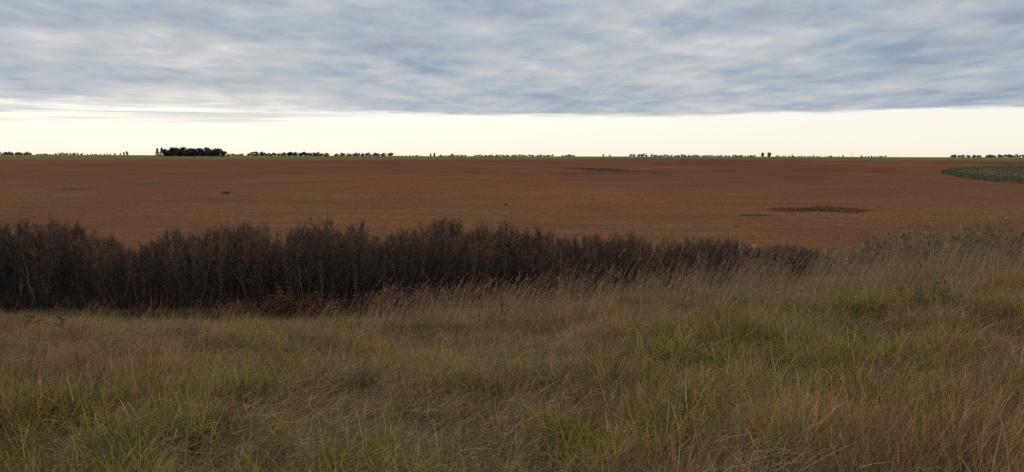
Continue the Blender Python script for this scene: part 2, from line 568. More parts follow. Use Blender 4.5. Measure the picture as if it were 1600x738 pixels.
def scatter_object(name, fn, nvar, mat, pts, rz, tilt, scl, label, cat):
    """points carrying rotation and scale; the tufts are instanced on them by geometry nodes"""
    pc = bpy.data.collections.new(name + '_tufts')            # kept out of the scene: only a source for the nodes
    for k in range(nvar):
        pc.objects.link(bpy.data.objects.new('grass_tuft', fn(k).mesh('grass_tuft', mat)))
    me = bpy.data.meshes.new(name)
    n = len(pts)
    me.vertices.add(n)
    me.vertices.foreach_set('co', np.asarray(pts, np.float32).ravel())
    rot = np.zeros((n, 3), np.float32); rot[:, 0] = tilt[0]; rot[:, 1] = tilt[1]; rot[:, 2] = rz
    me.attributes.new('rot', 'FLOAT_VECTOR', 'POINT').data.foreach_set('vector', rot.ravel())
    me.attributes.new('scl', 'FLOAT', 'POINT').data.foreach_set('value', np.asarray(scl, np.float32))
    me.attributes.new('idx', 'INT', 'POINT').data.foreach_set('value', rng.integers(0, nvar, n).astype(np.int32))
    me.materials.append(mat)
    o = link(bpy.data.objects.new(name, me))
    tag(o, label, cat, kind='stuff')
    g = bpy.data.node_groups.new(name + '_nodes', 'GeometryNodeTree')
    g.interface.new_socket('Geometry', in_out='INPUT', socket_type='NodeSocketGeometry')
    g.interface.new_socket('Geometry', in_out='OUTPUT', socket_type='NodeSocketGeometry')
    N = NT(g)
    gi, go = N.n('NodeGroupInput'), N.n('NodeGroupOutput')
    ci = N.n('GeometryNodeCollectionInfo', {'Collection': pc, 'Separate Children': True, 'Reset Children': True})
    def attr(nm, ty): return N.n('GeometryNodeInputNamedAttribute', {'Name': nm}, data_type=ty)
    ip = N.n('GeometryNodeInstanceOnPoints', {'Pick Instance': True})
    L = g.links.new
    L(gi.outputs[0], ip.inputs['Points'])
    L(ci.outputs[0], ip.inputs['Instance'])
    L(attr('idx', 'INT').outputs[0], ip.inputs['Instance Index'])
    e2r = N.n('FunctionNodeEulerToRotation', {0: attr('rot', 'FLOAT_VECTOR').outputs[0]})
    L(e2r.outputs[0], ip.inputs['Rotation'])
    L(attr('scl', 'FLOAT').outputs[0], ip.inputs['Scale'])
    L(ip.outputs[0], go.inputs[0])
    md = o.modifiers.new('scatter', 'NODES')
    md.node_group = g
    return o


def zone_field(specs):
    """soft patches of the meadow, given where the photograph shows them and turned into places on the ground"""
    Z = []
    for px, py, rx, ry, w in specs:
        x, y, _ = ground_at(px, py, 0.25)
        y0 = ground_at(px, min(py + ry, 736), 0.25)[1]; y1 = ground_at(px, py - ry, 0.25)[1]
        Z.append((x, y, max(rx / FPX * y, 0.25), max(0.3, min((y1 - y0) / 2, 4.0)), w))
    def f(x, y):
        o = np.zeros_like(x)
        for cx, cy, ax, ay, w in Z:
            o += w * np.exp(-((x - cx) / ax) ** 2 - ((y - cy) / ay) ** 2)
        return o
    return f


green_zone = zone_field([(60, 660, 170, 70, 1.4), (240, 640, 90, 50, .8), (490, 680, 200, 55, 1.6), (345, 612, 90, 26, 1.0), (600, 604, 150, 20, 1.0), (785, 522, 45, 18, .9),
                         (960, 540, 170, 40, .30), (1280, 570, 120, 26, .32), (1430, 555, 70, 25, .4), (1490, 470, 130, 36, .55), (1150, 488, 150, 26, .3),
                         (850, 610, 70, 20, .5), (640, 710, 110, 30, 1.2), (840, 695, 40, 30, .6), (330, 700, 110, 40, 1.0), (1010, 645, 60, 26, .4)])
brown_zone = zone_field([(150, 535, 320, 34, 1.2), (1420, 660, 270, 80, 1.4), (1080, 690, 140, 40, .6), (700, 650, 50, 18, .4), (880, 440, 300, 20, .8),
                         (1250, 425, 200, 16, .8), (1560, 430, 80, 20, .6), (480, 500, 200, 15, .6), (1480, 520, 150, 18, .6)])


def cloud_pts(dens, ymax=34.0):
    """random places over the hillside with the given number per square metre near the camera, thinning with distance"""
    n = int(dens * 900)
    y = rng.uniform(1.6, ymax, n * 2)
    x = rng.uniform(-1, 1, n * 2) * (0.62 * y + 2.5)
    area = 2 * 0.62 * ymax * ymax / 2 + 5 * ymax
    wgt = (0.62 * y + 2.5) / (0.62 * ymax + 2.5)
    keep = rng.random(n * 2) < wgt
    x, y = x[keep], y[keep]
    m = int(dens * area)
    return x[:m], y[:m]


def grass():
    def place(x, y, keep):
        x, y = x[keep], y[keep]
        return np.stack([x, y, H(x, y)], -1)
    patch = lambda x, y: np.clip(0.5 + 0.42 * wav(x, y, 1.3, 21) + 0.34 * wav(x, y, 3.6, 22), 0, 1)
    xs = lambda x: 26 * np.tanh(x / 26)
    # green tussocks
    x, y = cloud_pts(26)
    g = np.clip(green_zone(x, y), 0, 1.2); b = np.clip(brown_zone(x, y), 0, 1)
    p = np.clip(0.29 + 0.80 * g - 0.25 * b, 0.05, 1) * (0.38 + 1.2 * patch(x, y) ** 1.5)
    P = place(x, y, rng.random(len(x)) < p)
    n = len(P)
    scatter_object('green_grass', tuft_green, 7, M['grass_green'], P, rng.uniform(0, 6.28, n), rng.normal(0, .12, (2, n)), rng.uniform(0.7, 1.25, n) * (0.7 + 0.6 * patch(P[:, 0], P[:, 1])),
                   'yellow green autumn grass growing in tussocks across the near hillside', 'grass')
    # dry grass
    x, y = cloud_pts(32)
    g = np.clip(green_zone(x, y), 0, 1.0); b = np.clip(brown_zone(x, y), 0, 1)
    pp = patch(x + 13, y)
    p = np.clip(0.60 - 0.50 * g + 0.35 * b, 0.10, 1) * (0.36 + 0.95 * pp)
    P = place(x, y, rng.random(len(x)) < p)
    n = len(P)
    scatter_object('dry_grass', tuft_dry, 7, M['grass_dry'], P, rng.normal(0, .9, n), rng.normal(0, .10, (2, n)), rng.uniform(0.65, 1.15, n) * (0.7 + 0.5 * patch(P[:, 0] + 13, P[:, 1])),
                   'brown dried grass covering the near hillside', 'grass')
    # tall seeding stalks, leaning to the right in the wind, thickest along the brow
    x, y = cloud_pts(19)
    brow = np.exp(-((y - (18.3 + .30 * xs(x))) / 4.5) ** 2) * smoothstep(-8, 1, x)
    b = np.clip(brown_zone(x, y), 0, 1)
    p = np.clip(0.015 + 0.85 * brow + 0.22 * b * smoothstep(6.0, 12, y), 0, 1) * (0.35 + .9 * patch(x - 30, y))
    P = place(x, y, rng.random(len(x)) < p)
    n = len(P)
    bw = np.exp(-((P[:, 1] - (18.3 + .30 * xs(P[:, 0]))) / 4.5) ** 2) * smoothstep(-6, 1, P[:, 0])
    scatter_object('tall_grass', tuft_tall, 7, M['grass_tall'], P, rng.normal(0, .45, n), np.stack([rng.normal(0, .06, n), rng.normal(0.06, .08, n)]),
                   rng.uniform(0.55, 0.95, n) * (0.75 + 0.25 * smoothstep(4, 14, P[:, 1])) * (1 + bw * rng.uniform(0, .9, n)), 'tall straw coloured grass stalks with feathery seed heads leaning right along the brow', 'grass')
    # flattened, tangled grass
    x, y = cloud_pts(15, 26)
    p = np.clip(0.65 + 0.7 * (0.6 - patch(x, y)), 0.5, 1)
    P = place(x, y, rng.random(len(x)) < p)
    n = len(P)
    scatter_object('flattened_grass', tuft_flat, 6, M['grass_dry'], P, rng.normal(0, .8, n), rng.normal(0, .12, (2, n)), rng.uniform(0.7, 1.15, n),
                   'tangled flattened grass lying between the tussocks', 'grass')
    # short greyish turf on the slope below the brow and in the hollow
    n = 9000
    y = rng.uniform(22, 66, n); x = rng.uniform(-1, 1, n) * (0.62 * y + 4)
    ok = y > 18 + .30 * x
    P = place(x, y, ok); n = len(P)
    scatter_object('short_grass', tuft_short, 5, M['grass_green'], P, rng.uniform(0, 6.28, n), np.zeros((2, n)), rng.uniform(1.2, 2.4, n),
                   'short grey green grass in the hollow below the brow', 'grass')


def tuft_crop(k):
    b = MB()
    for i in range(26):
        b.blade(tuple(3.2 * c for c in disc(0.17)[:2]) + (-.02,), random.uniform(0, 6.28), random.uniform(0.18, 0.5), 0.03, random.uniform(0, .4), random.uniform(.3, 1.3),
                pick([(4, (.32, .155, .076)), (3, (.29, .140, .068)), (1.5, (.36, .185, .092)), (.5, (.28, .18, .075))], .06), n=2)
    return b


def crop():
    n = 60000
    t_ = rng.uniform(-.64, .64, n)
    y = 78 + 30 * t_ + 330 * rng.random(n) ** 1.7
    x = t_ * y + rng.normal(0, 2, n)
    dens = 0.5 + 0.5 * np.clip(wav(x * .35, y, .22, 31) + .6 * wav(x, y, .06, 32), -1, 1)
    ok = rng.random(n) < .85 + .15 * dens
    P = np.stack([x, y, H(x, y)], -1)[ok]
    n = len(P)
    scatter_object('ripe_crop', tuft_crop, 6, M['crop'], P, rng.uniform(0, 6.28, n), np.zeros((2, n)), rng.uniform(.35, .7, n),
                   'rust brown ripe crop standing in the near part of the wide field', 'crop')


crop()
grass()

# ------------------------------------------------------------------ bare willow thicket
RED = (0.22, 0.118, 0.068); RUST = (0.22, 0.105, 0.055); DARK = (0.085, 0.064, 0.050); GREYB = (0.17, 0.13, 0.10)


def unit(v):
    v = np.array(v, float)
    return v / max(np.linalg.norm(v), 1e-9)


def shrub_variant(seed, nst, spread):
    """a bare multi-stemmed willow 4 m tall: its stems and its crown of twigs"""
    random.seed(seed)
    stems, crown = [], MB()
    for i in range(nst):
        a = 2 * math.pi * i / nst + random.uniform(-.4, .4)
        tilt = spread * (0.15 + 0.85 * random.random())
        p = np.array((math.cos(a) * .25 * random.random(), math.sin(a) * .25 * random.random(), -0.1))
        top = random.uniform(0.82, 1.0) * 4.0 * (1 - 0.30 * (tilt / spread) ** 1.5)
        nseg = 8
        pts, dirs = [p], []
        for k in range(nseg):
            th = tilt * (1.3 - 0.95 * k / nseg) + .07 * math.sin(k * 1.7 + i)
            a += random.gauss(0, .12)
            d = unit((math.cos(a) * math.sin(th), math.sin(a) * math.sin(th), math.cos(th)))
            dirs.append(d)
            p = p + d * (top / nseg)
            pts.append(p)
        s = MB()
        r0 = random.uniform(0.016, 0.032)
        s.tube(pts, [r0 * (1 - .85 * k / nseg) for k in range(nseg + 1)], 5)
        # forks of the stem
        for j in range(3):
            k = random.randrange(2, 6)
            q, d = pts[k], unit(dirs[k] + np.array((random.gauss(0, .35), random.gauss(0, .35), .1)))
            fp = [q]
            for m in range(4):
                d = unit(d + np.array((0, 0, .12)) + np.array([random.gauss(0, .08) for _ in range(3)]))
                fp.append(fp[-1] + d * top * .11)
            r1 = r0 * (1 - .85 * k / nseg) * .8
            s.tube(fp, [r1, r1 * .8, r1 * .6, r1 * .4, .004], 4)
        stems.append(s)
        nb = 15
        for j in range(nb):
            t = 0.12 + 0.88 * ((j + random.random()) / nb) ** .62
            k = min(int(t * nseg), nseg - 1)
            q = pts[k] + dirs[k] * (t * nseg - k) * (top / nseg)
            ba = random.uniform(0, 6.283)
            side = unit((math.cos(ba), math.sin(ba), random.uniform(0.0, 0.7)))
            d = unit(dirs[k] * random.uniform(.5, 1.2) + side * 1.1)
            L = random.uniform(0.35, 0.85) * (1.05 - 0.3 * t)
            pq = [q]
            for m in range(3):
                d = unit(d + np.array((0, 0, .17)) + np.array([random.gauss(0, .16) for _ in range(3)]))
                pq.append(pq[-1] + d * L / 3)
            ripe = min(1, max(0, (q[2] - 1.8) / 1.8))
            bc = jit(tuple(DARK[c] * (1 - ripe) + GREYB[c] * ripe for c in range(3)), .25)
            crown.tube(pq, [.011, .008, .006, .003], 3, bc, cap=False)
            for m in range(int(13 + 20 * ripe)):
                u = random.random() * 2.98
                w = int(u)
                tp = pq[w] + (pq[w + 1] - pq[w]) * (u - w)
                td = unit(d * .7 + np.array([random.gauss(0, .62) for _ in range(3)]) + np.array((0, 0, .12)))
                col = RED if random.random() < .15 + .6 * ripe else DARK
                if random.random() < .28 * ripe: col = RUST
                crown.sliver(tp, td, random.uniform(.14, .38), random.uniform(.011, .018), jit(col, .35))
        # leader twigs at the tip
        for m in range(14):
            td = unit(dirs[-1] + np.array([random.gauss(0, .7) for _ in range(3)]))
            crown.sliver(pts[-1] - dirs[-1] * random.uniform(0, .5), td, random.uniform(.14, .30), .014, jit(RED, .3))
    return [s.mesh('stem', None) for s in stems], crown.mesh('crown', M['twig'])


VARS = [shrub_variant(100 + k, 8 + k % 3, 0.27 + 0.06 * (k % 4)) for k in range(7)]
for k, (st, cr) in enumerate(VARS):
    for i, me in enumerate(st):
        me.materials.append(M['bark_pale'] if (i * 7 + k) % 4 == 0 else M['bark_dark'])

CONTOUR = [(-60, 338), (0, 340), (60, 343), (100, 345), (140, 350), (170, 363), (195, 379), (220, 380), (240, 371), (270, 358), (310, 350), (350, 343), (390, 348),
           (418, 362), (430, 372), (442, 370), (455, 352), (480, 340), (520, 343), (532, 362), (544, 362), (560, 342), (580, 352), (600, 366), (620, 358), (650, 345), (700, 338), (740, 343),
           (790, 348), (830, 356), (870, 352), (910, 358), (930, 367), (960, 366), (1000, 362), (1030, 371), (1060, 368), (1100, 365), (1140, 371), (1180, 377),
           (1220, 375), (1260, 383), (1310, 389), (1345, 393), (1400, 398)]


def contour(px):
    return float(np.interp(px, [c[0] for c in CONTOUR], [c[1] for c in CONTOUR]))


SEGMENTS = [(-99, 60, 'at the left edge of the photo'), (60, 150, 'in the hump near the left edge'), (150, 265, 'in the dip under the dark skyline grove'),
            (265, 330, 'on the rise right of the first dip'), (330, 405, 'on the round top left of the tall pair'), (405, 455, 'in the small dip beside the pale plume grass'),
            (455, 535, 'in the left of the tall pair'), (535, 590, 'in the right of the tall pair'), (590, 640, 'in the notch right of the tall pair'),
            (640, 750, 'at the highest middle crest'), (750, 830, 'on the right shoulder of the middle crest'), (830, 920, 'on the bump right of the middle crest'),
            (920, 1030, 'in the lower run below the slanting weed strip'), (1030, 1130, 'on the last low bump before the taper'), (1130, 1240, 'in the tapering right end of the thicket'),
            (1240, 1400, 'at the thin right tip of the thicket')]
ROWS = ['bare front rank willow shrub ', 'bare second rank willow shrub ', 'reddish topped third rank willow ', 'reddish topped rearmost willow ']


def thicket():
    r = random.Random(5)
    protos = {}
    def make(k, loc, rz, sc):
        if k not in protos:
            e = empty('willow_shrub', loc, rz, sc)
            st, cr = VARS[k]
            for me in st:
                link(bpy.data.objects.new('stem', me), e)
            link(bpy.data.objects.new('crown', cr), e)
            protos[k] = e
            return e
        e = copy_tree(protos[k])
        e.location = loc; e.rotation_euler = (0, 0, rz); e.scale = sc
        return e
    for row, (off, step, low) in enumerate([(0.0, 36, 34), (3.0, 31, 16), (6.0, 30, 5), (9.0, 34, 0)]):
        px = -62 + row * 9
        while px < 1372:
            q = px + r.uniform(-6, 6)
            Y = 50.0 + 22.0 * (max(q, 0) / 1300.0) + off + r.uniform(-.9, .9)
            x, y, z = at_col(q, Y)
            dome = 5.0 * math.sin(q / 9.3 + 1.7 * math.sin(q / 41.0)) + 4.0 * math.sin(q / 23.0 + .6)
            tz = top_z(contour(q) + 2 + (1.15 if q < 1050 else .45) * dome + r.uniform(-1, 5) + low * r.random(), y)
            hh = max(tz - z, 0.7)
            s = hh / 3.85
            w = (0.15 + 0.85 * s) * r.uniform(.85, 1.1)
            e = make(r.randrange(7), (x, y, z), r.uniform(0, 6.28), (w, w, s))
            for a, b, where in SEGMENTS:
                if a <= q < b:
                    tag(e, ROWS[row] + where, 'shrub', 'willow shrubs ' + where)
            px += .82 * step * (0.85 + .3 * r.random()) * (1.0 if q < 900 else .85 if q < 1120 else .55)


thicket()


def tuft_under(k):
    b = MB()
    for i in range(46):
        x, y, _ = disc(.17)
        b.blade((x * 3, y * 3, -.03), random.uniform(0, 6.28), random.uniform(.35, 1.15), .022, random.uniform(0, .35), random.uniform(.2, 1.2),
                pick([(4, (.070, .050, .038)), (3, (.095, .058, .040)), (1, (.15, .085, .05)), (1, (.06, .055, .04))]), n=3)
    return b


def undergrowth():
    n = 4200
    px = rng.uniform(-90, 1380, n)
    Y = 49.2 + 22.0 * (np.maximum(px, 0) / 1300.0) + 12 * rng.random(n) ** 1.3
    x = (px - 800) / FPX * Y
    P = np.stack([x, Y, H(x, Y)], -1)
    scatter_object('undergrowth', tuft_under, 6, M['twig'], P, rng.uniform(0, 6.28, n), rng.normal(0, .1, (2, n)), rng.uniform(.55, 1.25, n),
                   'dark brown dead undergrowth tangled beneath the bare willows', 'undergrowth')


undergrowth()

# ------------------------------------------------------------------ leafy low bushes
def leafy_mesh(seed, n_st, hgt, rad, leaf, cols, per=26, wood=(0.07, 0.055, 0.045)):
    random.seed(seed)
    st, cr = MB(), MB()
    for i in range(n_st):
        a = random.uniform(0, 6.283); q = rad * math.sqrt(random.random())
        L = hgt * random.uniform(.6, 1.0) * (1 - .35 * q / rad)
        p = np.array((math.cos(a) * q * .45, math.sin(a) * q * .45, -.05))
        pts = [p]
        d = unit((math.cos(a) * .5 * q / rad, math.sin(a) * .5 * q / rad, 1))
        for k in range(5):
            d = unit(d + np.array((random.gauss(.03, .08), random.gauss(0, .08), .05)))
            pts.append(pts[-1] + d * L / 5)
        st.tube(pts, [.011, .009, .008, .006, .004, .002], 3, jit(wood))
        for k in range(per):
            t = random.uniform(.22, 1.0) * 4.999
            w = int(t)
            tp = pts[w] + (pts[w + 1] - pts[w]) * (t - w)
            td = unit(d * .7 + np.array([random.gauss(0, .7) for _ in range(3)]))
            o = tp + td * random.uniform(0, .12) * rad
            cr.leaf(o, td, leaf * random.uniform(.6, 1.2), leaf * random.uniform(.3, .5), pick(cols))
    return st, cr


def bush_kind(name, seeds, args):
    out = []
    for s in seeds:
        st, cr = leafy_mesh(s, *args)
        out.append((st.mesh('stem', M['dead']), cr.mesh('foliage', M['leaf'])))
    return out


def put_bush(name, pair, loc, rz, sc, label, cat, group=None):
    e = empty(name, loc, rz, sc)
    a = link(bpy.data.objects.new('stem', pair[0]), e)
    a['kind'] = 'stuff'
    link(bpy.data.objects.new('foliage', pair[1]), e)
    return tag(e, label, cat, group)


BROWNLEAF = [(3, (.16, .068, .040)), (2, (.21, .095, .048)), (2, (.10, .055, .038)), (.8, (.24, .14, .08))]
SAGE = [(3, (.28, .215, .11)), (2, (.18, .16, .08)), (1.5, (.34, .28, .15)), (1.5, (.15, .12, .075))]
DEEP = [(3, (.060, .075, .032)), (2, (.085, .095, .040)), (1, (.12, .12, .05))]
LUSH = [(3, (.12, .13, .042)), (2, (.18, .17, .06)), (1, (.22, .19, .08))]


def bushes():
    r = random.Random(9)
    rust = bush_kind('b', (1, 2, 3), (26, 1.5, 1.0, .10, BROWNLEAF, 40))
    for px, py, sc in [(40, 0, .5), (95, 478, .55), (150, 476, .7), (205, 0, .6), (240, 476, .62), (290, 0, .55), (330, 474, .7), (370, 0, .7), (405, 470, .9), (435, 462, 1.15), (470, 462, 1.2), (500, 0, 1.1), (530, 466, 1.0), (575, 455, 1.1), (620, 446, 1.6), (665, 446, 1.6),
                       (715, 436, 1.6), (760, 436, 1.4), (810, 430, 1.2), (860, 428, 1.1), (905, 424, .95), (960, 420, .8)]:
        Y = 46.5 + 20 * px / 1300.0
        x, y, z = at_col(px, Y)
        put_bush('brown_bush', rust[r.randrange(3)], (x, y, z), r.uniform(0, 6), (sc * 1.5, sc * 1.15, sc * r.uniform(1.0, 1.5)),
                 'low rusty bush at the thicket foot ' + next(w for a, b, w in SEGMENTS if a <= px < b).replace('in the', 'below the').replace('on the', 'below the').replace('at the highest', 'below the highest'), 'bush', 'rusty bushes along the foot of the thicket')
    sage = bush_kind('b', (11, 12, 13), (40, 1.5, 1.1, .085, SAGE, 60, (.16, .13, .09)))
    for px, ty, Y, lab in [(1340, 386, 28, 'low grey green sapling at the left end of the sapling row'), (1362, 378, 27, 'grey green sapling just right of the pale plume at the row left end'),
                           (1384, 370, 28, 'rounded grey green sapling left of the tallest left sprig'), (1404, 364, 27, 'leafy sapling with a bushy top left of the tall sprig'),
                           (1424, 362, 29, 'dense leafy sapling beside the tall left sprig'), (1446, 347, 28, 'tall sapling with a pale sprig sticking up above the dark green weed'),
                           (1466, 368, 27, 'shorter sapling right of the tall left sprig'), (1487, 352, 29, 'tall thin sapling in the middle of the sapling row'),
                           (1508, 364, 28, 'grey green sapling right of the middle tall one'), (1530, 360, 27, 'leafy sapling left of the tallest right pair'),
                           (1547, 350, 29, 'left sapling of the tallest right pair'), (1566, 344, 28, 'right sapling of the tallest right pair'),
                           (1592, 372, 30, 'low sapling by the right edge of the photo'), (1618, 366, 29, 'sapling just out of frame at right')]:
        x, y, z = at_col(px, Y)
        s = max((top_z(ty, y) - z) / 1.22, .3)
        put_bush('sapling', sage[r.randrange(3)], (x, y, z), r.uniform(0, 6), (min(s, 1.25),) * 2 + (s,), lab, 'sapling', 'leafy saplings behind the grassy brow at right')
    deep = bush_kind('b', (21, 22), (22, 1.6, 1.2, .12, DEEP, 40))
    for px, ty, Y in [(1290, 396, 60), (1318, 392, 60), (1345, 384, 58), (1372, 380, 56), (1400, 384, 55), (1432, 380, 55), (1468, 378, 54), (1498, 374, 53), (1524, 376, 53), (1556, 374, 52), (1592, 372, 52), (1625, 370, 52)]:
        x, y, z = at_col(px, Y)
        s = max((top_z(ty, y) - z) / 1.45, .3)
        put_bush('green_bush', deep[r.randrange(2)], (x, y, z), r.uniform(0, 6), (max(.9, s * .8),) * 2 + (s,),
                 'dark green bush in the hollow beyond the saplings at the right', 'bush', 'dark green bushes in the hollow at right')
    lush = bush_kind('b', (31,), (26, .75, .75, .075, LUSH, 22, (.10, .10, .05)))
    x, y, z = ground_at(1458, 496, 0.0)
    put_bush('green_weed', lush[0], (x, y, z), .4, (.8, .8, 1.0), 'bushy dark green weed standing in the grass on the right slope', 'weed')


bushes()


# ------------------------------------------------------------------ single dead stalks and pale plumes
def umbel(loc, hgt, heads, lean, label, seed):
    random.seed(seed)
    e = empty('dry_weed', loc)
    s = MB()
    tip = np.array((lean * hgt, 0, hgt * .82))
    pts = [np.array((0, 0, -.03)), np.array((lean * .25 * hgt, .01, hgt * .35)), np.array((lean * .6 * hgt, 0, hgt * .62)), tip]
    s.tube(pts, [.0075, .0065, .0055, .0045], 4, (.085, .058, .042))
    s.build('stem', M['dead'], e)
    for k in range(heads):
        a = 2 * math.pi * k / heads + random.uniform(-.4, .4)
        L = hgt * random.uniform(.12, .26)
        b = pts[2] if k % 2 else tip
        t = b + np.array((math.cos(a) * L * .8, math.sin(a) * L * .8, L * random.uniform(.6, .95)))
        br = MB()
        br.tube([b, (b + t) / 2 + np.array((0, 0, -.01)), t], [.0035, .003, .0025], 3, (.08, .055, .04))
        for q in range(34):                                   # flat-topped umbel of seeds
            an = random.uniform(0, 6.28); rr = .045 * math.sqrt(random.random())
            br.leaf(t + np.array((math.cos(an) * rr, math.sin(an) * rr, random.uniform(-.004, .014))), unit([random.gauss(0, 1) for _ in range(3)]), .02, .013, jit((.055, .036, .027)))
        br.build('seed_head', M['dead'], e)
    return tag(e, label, 'weed')


def spike(px, py_top, py_base, label, seed, col=(.10, .065, .045)):
    """an upright dead stalk with short side shoots"""
    random.seed(seed)
    x, y, z = ground_at(px, py_base, 0.0)
    hgt = top_z(py_top, y) - z
    e = empty('dead_stalk', (x, y, z))
    s = MB()
    pts = [np.array((.012 * math.sin(k * 1.1) * hgt + .02 * k * hgt * .2, 0, -.03 + hgt * k / 5)) for k in range(6)]
    s.tube(pts, [.008, .0075, .0065, .006, .005, .003], 4, col)
    s.build('stem', M['dead'], e)
    hd = MB()
    for q in range(60):
        t = random.uniform(.45, 1.0) * 5
        w = min(int(t), 4)
        p = pts[w] + (pts[w + 1] - pts[w]) * (t - w)
        hd.sliver(p, unit((random.gauss(0, .6), random.gauss(0, .6), .8)), random.uniform(.02, .07), .009, jit(col))
    hd.build('seed_head', M['dead'], e)
    return tag(e, label, 'weed')


def plume_clump(loc, hgt, seed, label):
    random.seed(seed)
    e = empty('plume_grass', loc)
    for k in range(18):
        a = random.uniform(0, 6.28)
        L = hgt * random.uniform(.8, 1)
        p0 = np.array((math.cos(a) * .5 * random.random(), math.sin(a) * .4, -.05))
        p1 = p0 + np.array((math.cos(a) * .1, math.sin(a) * .1, L * .6))
        p2 = p0 + np.array((math.cos(a) * .3 + .12, math.sin(a) * .3, L * .9))
        s = MB()
        s.tube([p0, p1, p2], [.006, .005, .004], 3, (.36, .28, .19))
        so = s.build('stalk', M['dead'], e)
        b = MB()
        d = unit(p2 - p1 + np.array((.1, 0, 0)))
        for q in range(40):
            b.sliver(p2 - d * random.uniform(0, .35), unit(d + np.array([random.gauss(0, .5) for _ in range(3)])), random.uniform(.1, .24), .028, jit((.55, .45, .33), .12))
        b.build('plume', M['plume'], so)
    return tag(e, label, 'plume grass')


def details():
    for i, (px, ty, by, hd, ln, lab) in enumerate([(44, 497, 530, 5, .05, 'dead umbel weed with dark flat heads, leftmost on the grass edge at left'),
                                                   (62, 498, 535, 3, -.06, 'small dead umbel weed just right of the leftmost one on the grass edge'),
                                                   (92, 497, 535, 6, .12, 'dead umbel weed with spreading brown heads, right of the leftmost two')]):
        x, y, z = ground_at(px, by, 0.0)
        umbel((x, y, z), max(top_z(ty, y) - z, .4), hd, ln, lab, 40 + i)
    spike(783, 440, 520, 'dark upright dead stalk standing above the grass near the centre of the brow', 3)
    spike(1640 - 145, 384, 470, 'thin pale dead stalk poking above the grass among the saplings at right', 4, (.30, .23, .15))
    spike(142, 575, 640, 'short bleached dead stalk in the green grass at lower left', 5, (.38, .32, .24))
    for i, (px, ty, Y, lab) in enumerate([(432, 356, 67, 'pale feathery plume grass showing through the dip left of the tall willow pair'),
                                          (537, 350, 68, 'pale plume grass glowing between the two tall willows'),
                                          (1168, 374, 74, 'whitish plume grass clump on top of the right end of the thicket'),
                                          (1301, 382, 70, 'whitish plume grass clump just past the right tip of the thicket'),
                                          (1333, 390, 55, 'pale plume grass at the left foot of the sapling row'),
                                          (1586, 388, 44, 'pale plume grass near the right edge of the photo below the saplings')]):
        x, y, z = at_col(px, Y)
        plume_clump((x, y, z), max(top_z(ty, y) - z, .6), 60 + i, lab)


details()


# ------------------------------------------------------------------ weedy hollows in the field (uncountable plants, real geometry)
def weed_patch(name, px0, px1, py, depth, hgt, cols, n, label, slope=0.0, size=.5):
    random.seed(int(px0))
    b = MB()
    x0, y0, _ = ground_at(px0, py)
    x1, y1, _ = ground_at(px1, py + slope)
    for i in range(n):
        t = random.gauss(.5, .25)
        e = math.exp(-((t - .5) / .42) ** 4)
        x = x0 + (x1 - x0) * t; y = y0 + (y1 - y0) * t
        y += random.gauss(0, .55) * depth * (0.5 + .5 * e) * (0.75 + .4 * math.sin(t * 9 + px0))
        z = h(x, y)
        hh = hgt * random.uniform(.3, 1.0) * (0.35 + .65 * e)
        d = unit((random.gauss(0, .3), random.gauss(0, .3), 1))
        b.leaf(np.array((x, y, z - .05)), d, hh, hh * random.uniform(.35, .7) * size * 2, pick(cols))
    o = b.build(name, M['far_leaf'])
    return tag(o, label, 'weeds', kind='stuff')


def patches():
    weed_patch('weed_patch', 1195, 1362, 329, 5.5, .7, [(3, (.150, .070, .042)), (2, (.18, .086, .048)), (1, (.135, .074, .045))], 3800, 'dark red weeds in a long strip low in the field at right')
    weed_patch('thin_weeds', 1140, 1215, 337, 3.0, .35, [(2, (.09, .05, .035)), (1, (.10, .08, .04))], 240, 'sparse dark weeds trailing left of the red weed strip')
    weed_patch('grass_strip', 870, 1010, 263, 22, .8, [(2, (.13, .115, .055)), (2, (.12, .095, .07)), (1, (.10, .075, .06))], 1300, 'grey green weedy strip slanting through the upper field at centre', 6)
    weed_patch('grass_strip', 1000, 1060, 268, 4, .5, [(2, (.07, .06, .05))], 200, 'faint dark tail of weeds at the right end of the slanting strip', 7)
    weed_patch('green_strip', 70, 160, 296, 5, .45, [(2, (.15, .115, .05)), (1, (.13, .10, .05))], 450, 'thin olive strip of weeds in the field at far left')
    weed_patch('green_strip', 225, 256, 287, 5, .5, [(2, (.14, .115, .05))], 200, 'short olive weed strip in the field below the dark grove')
    weed_patch('weed_tuft', 344, 362, 303, 2.5, .8, [(2, (.15, .105, .06))], 80, 'small dark tuft of weeds alone in the field below the grove right end')
    weed_patch('weed_tuft', 785, 795, 321, 1.2, .5, [(2, (.14, .085, .05))], 30, 'tiny dark tuft of weeds in the open middle of the field')
    hollow()


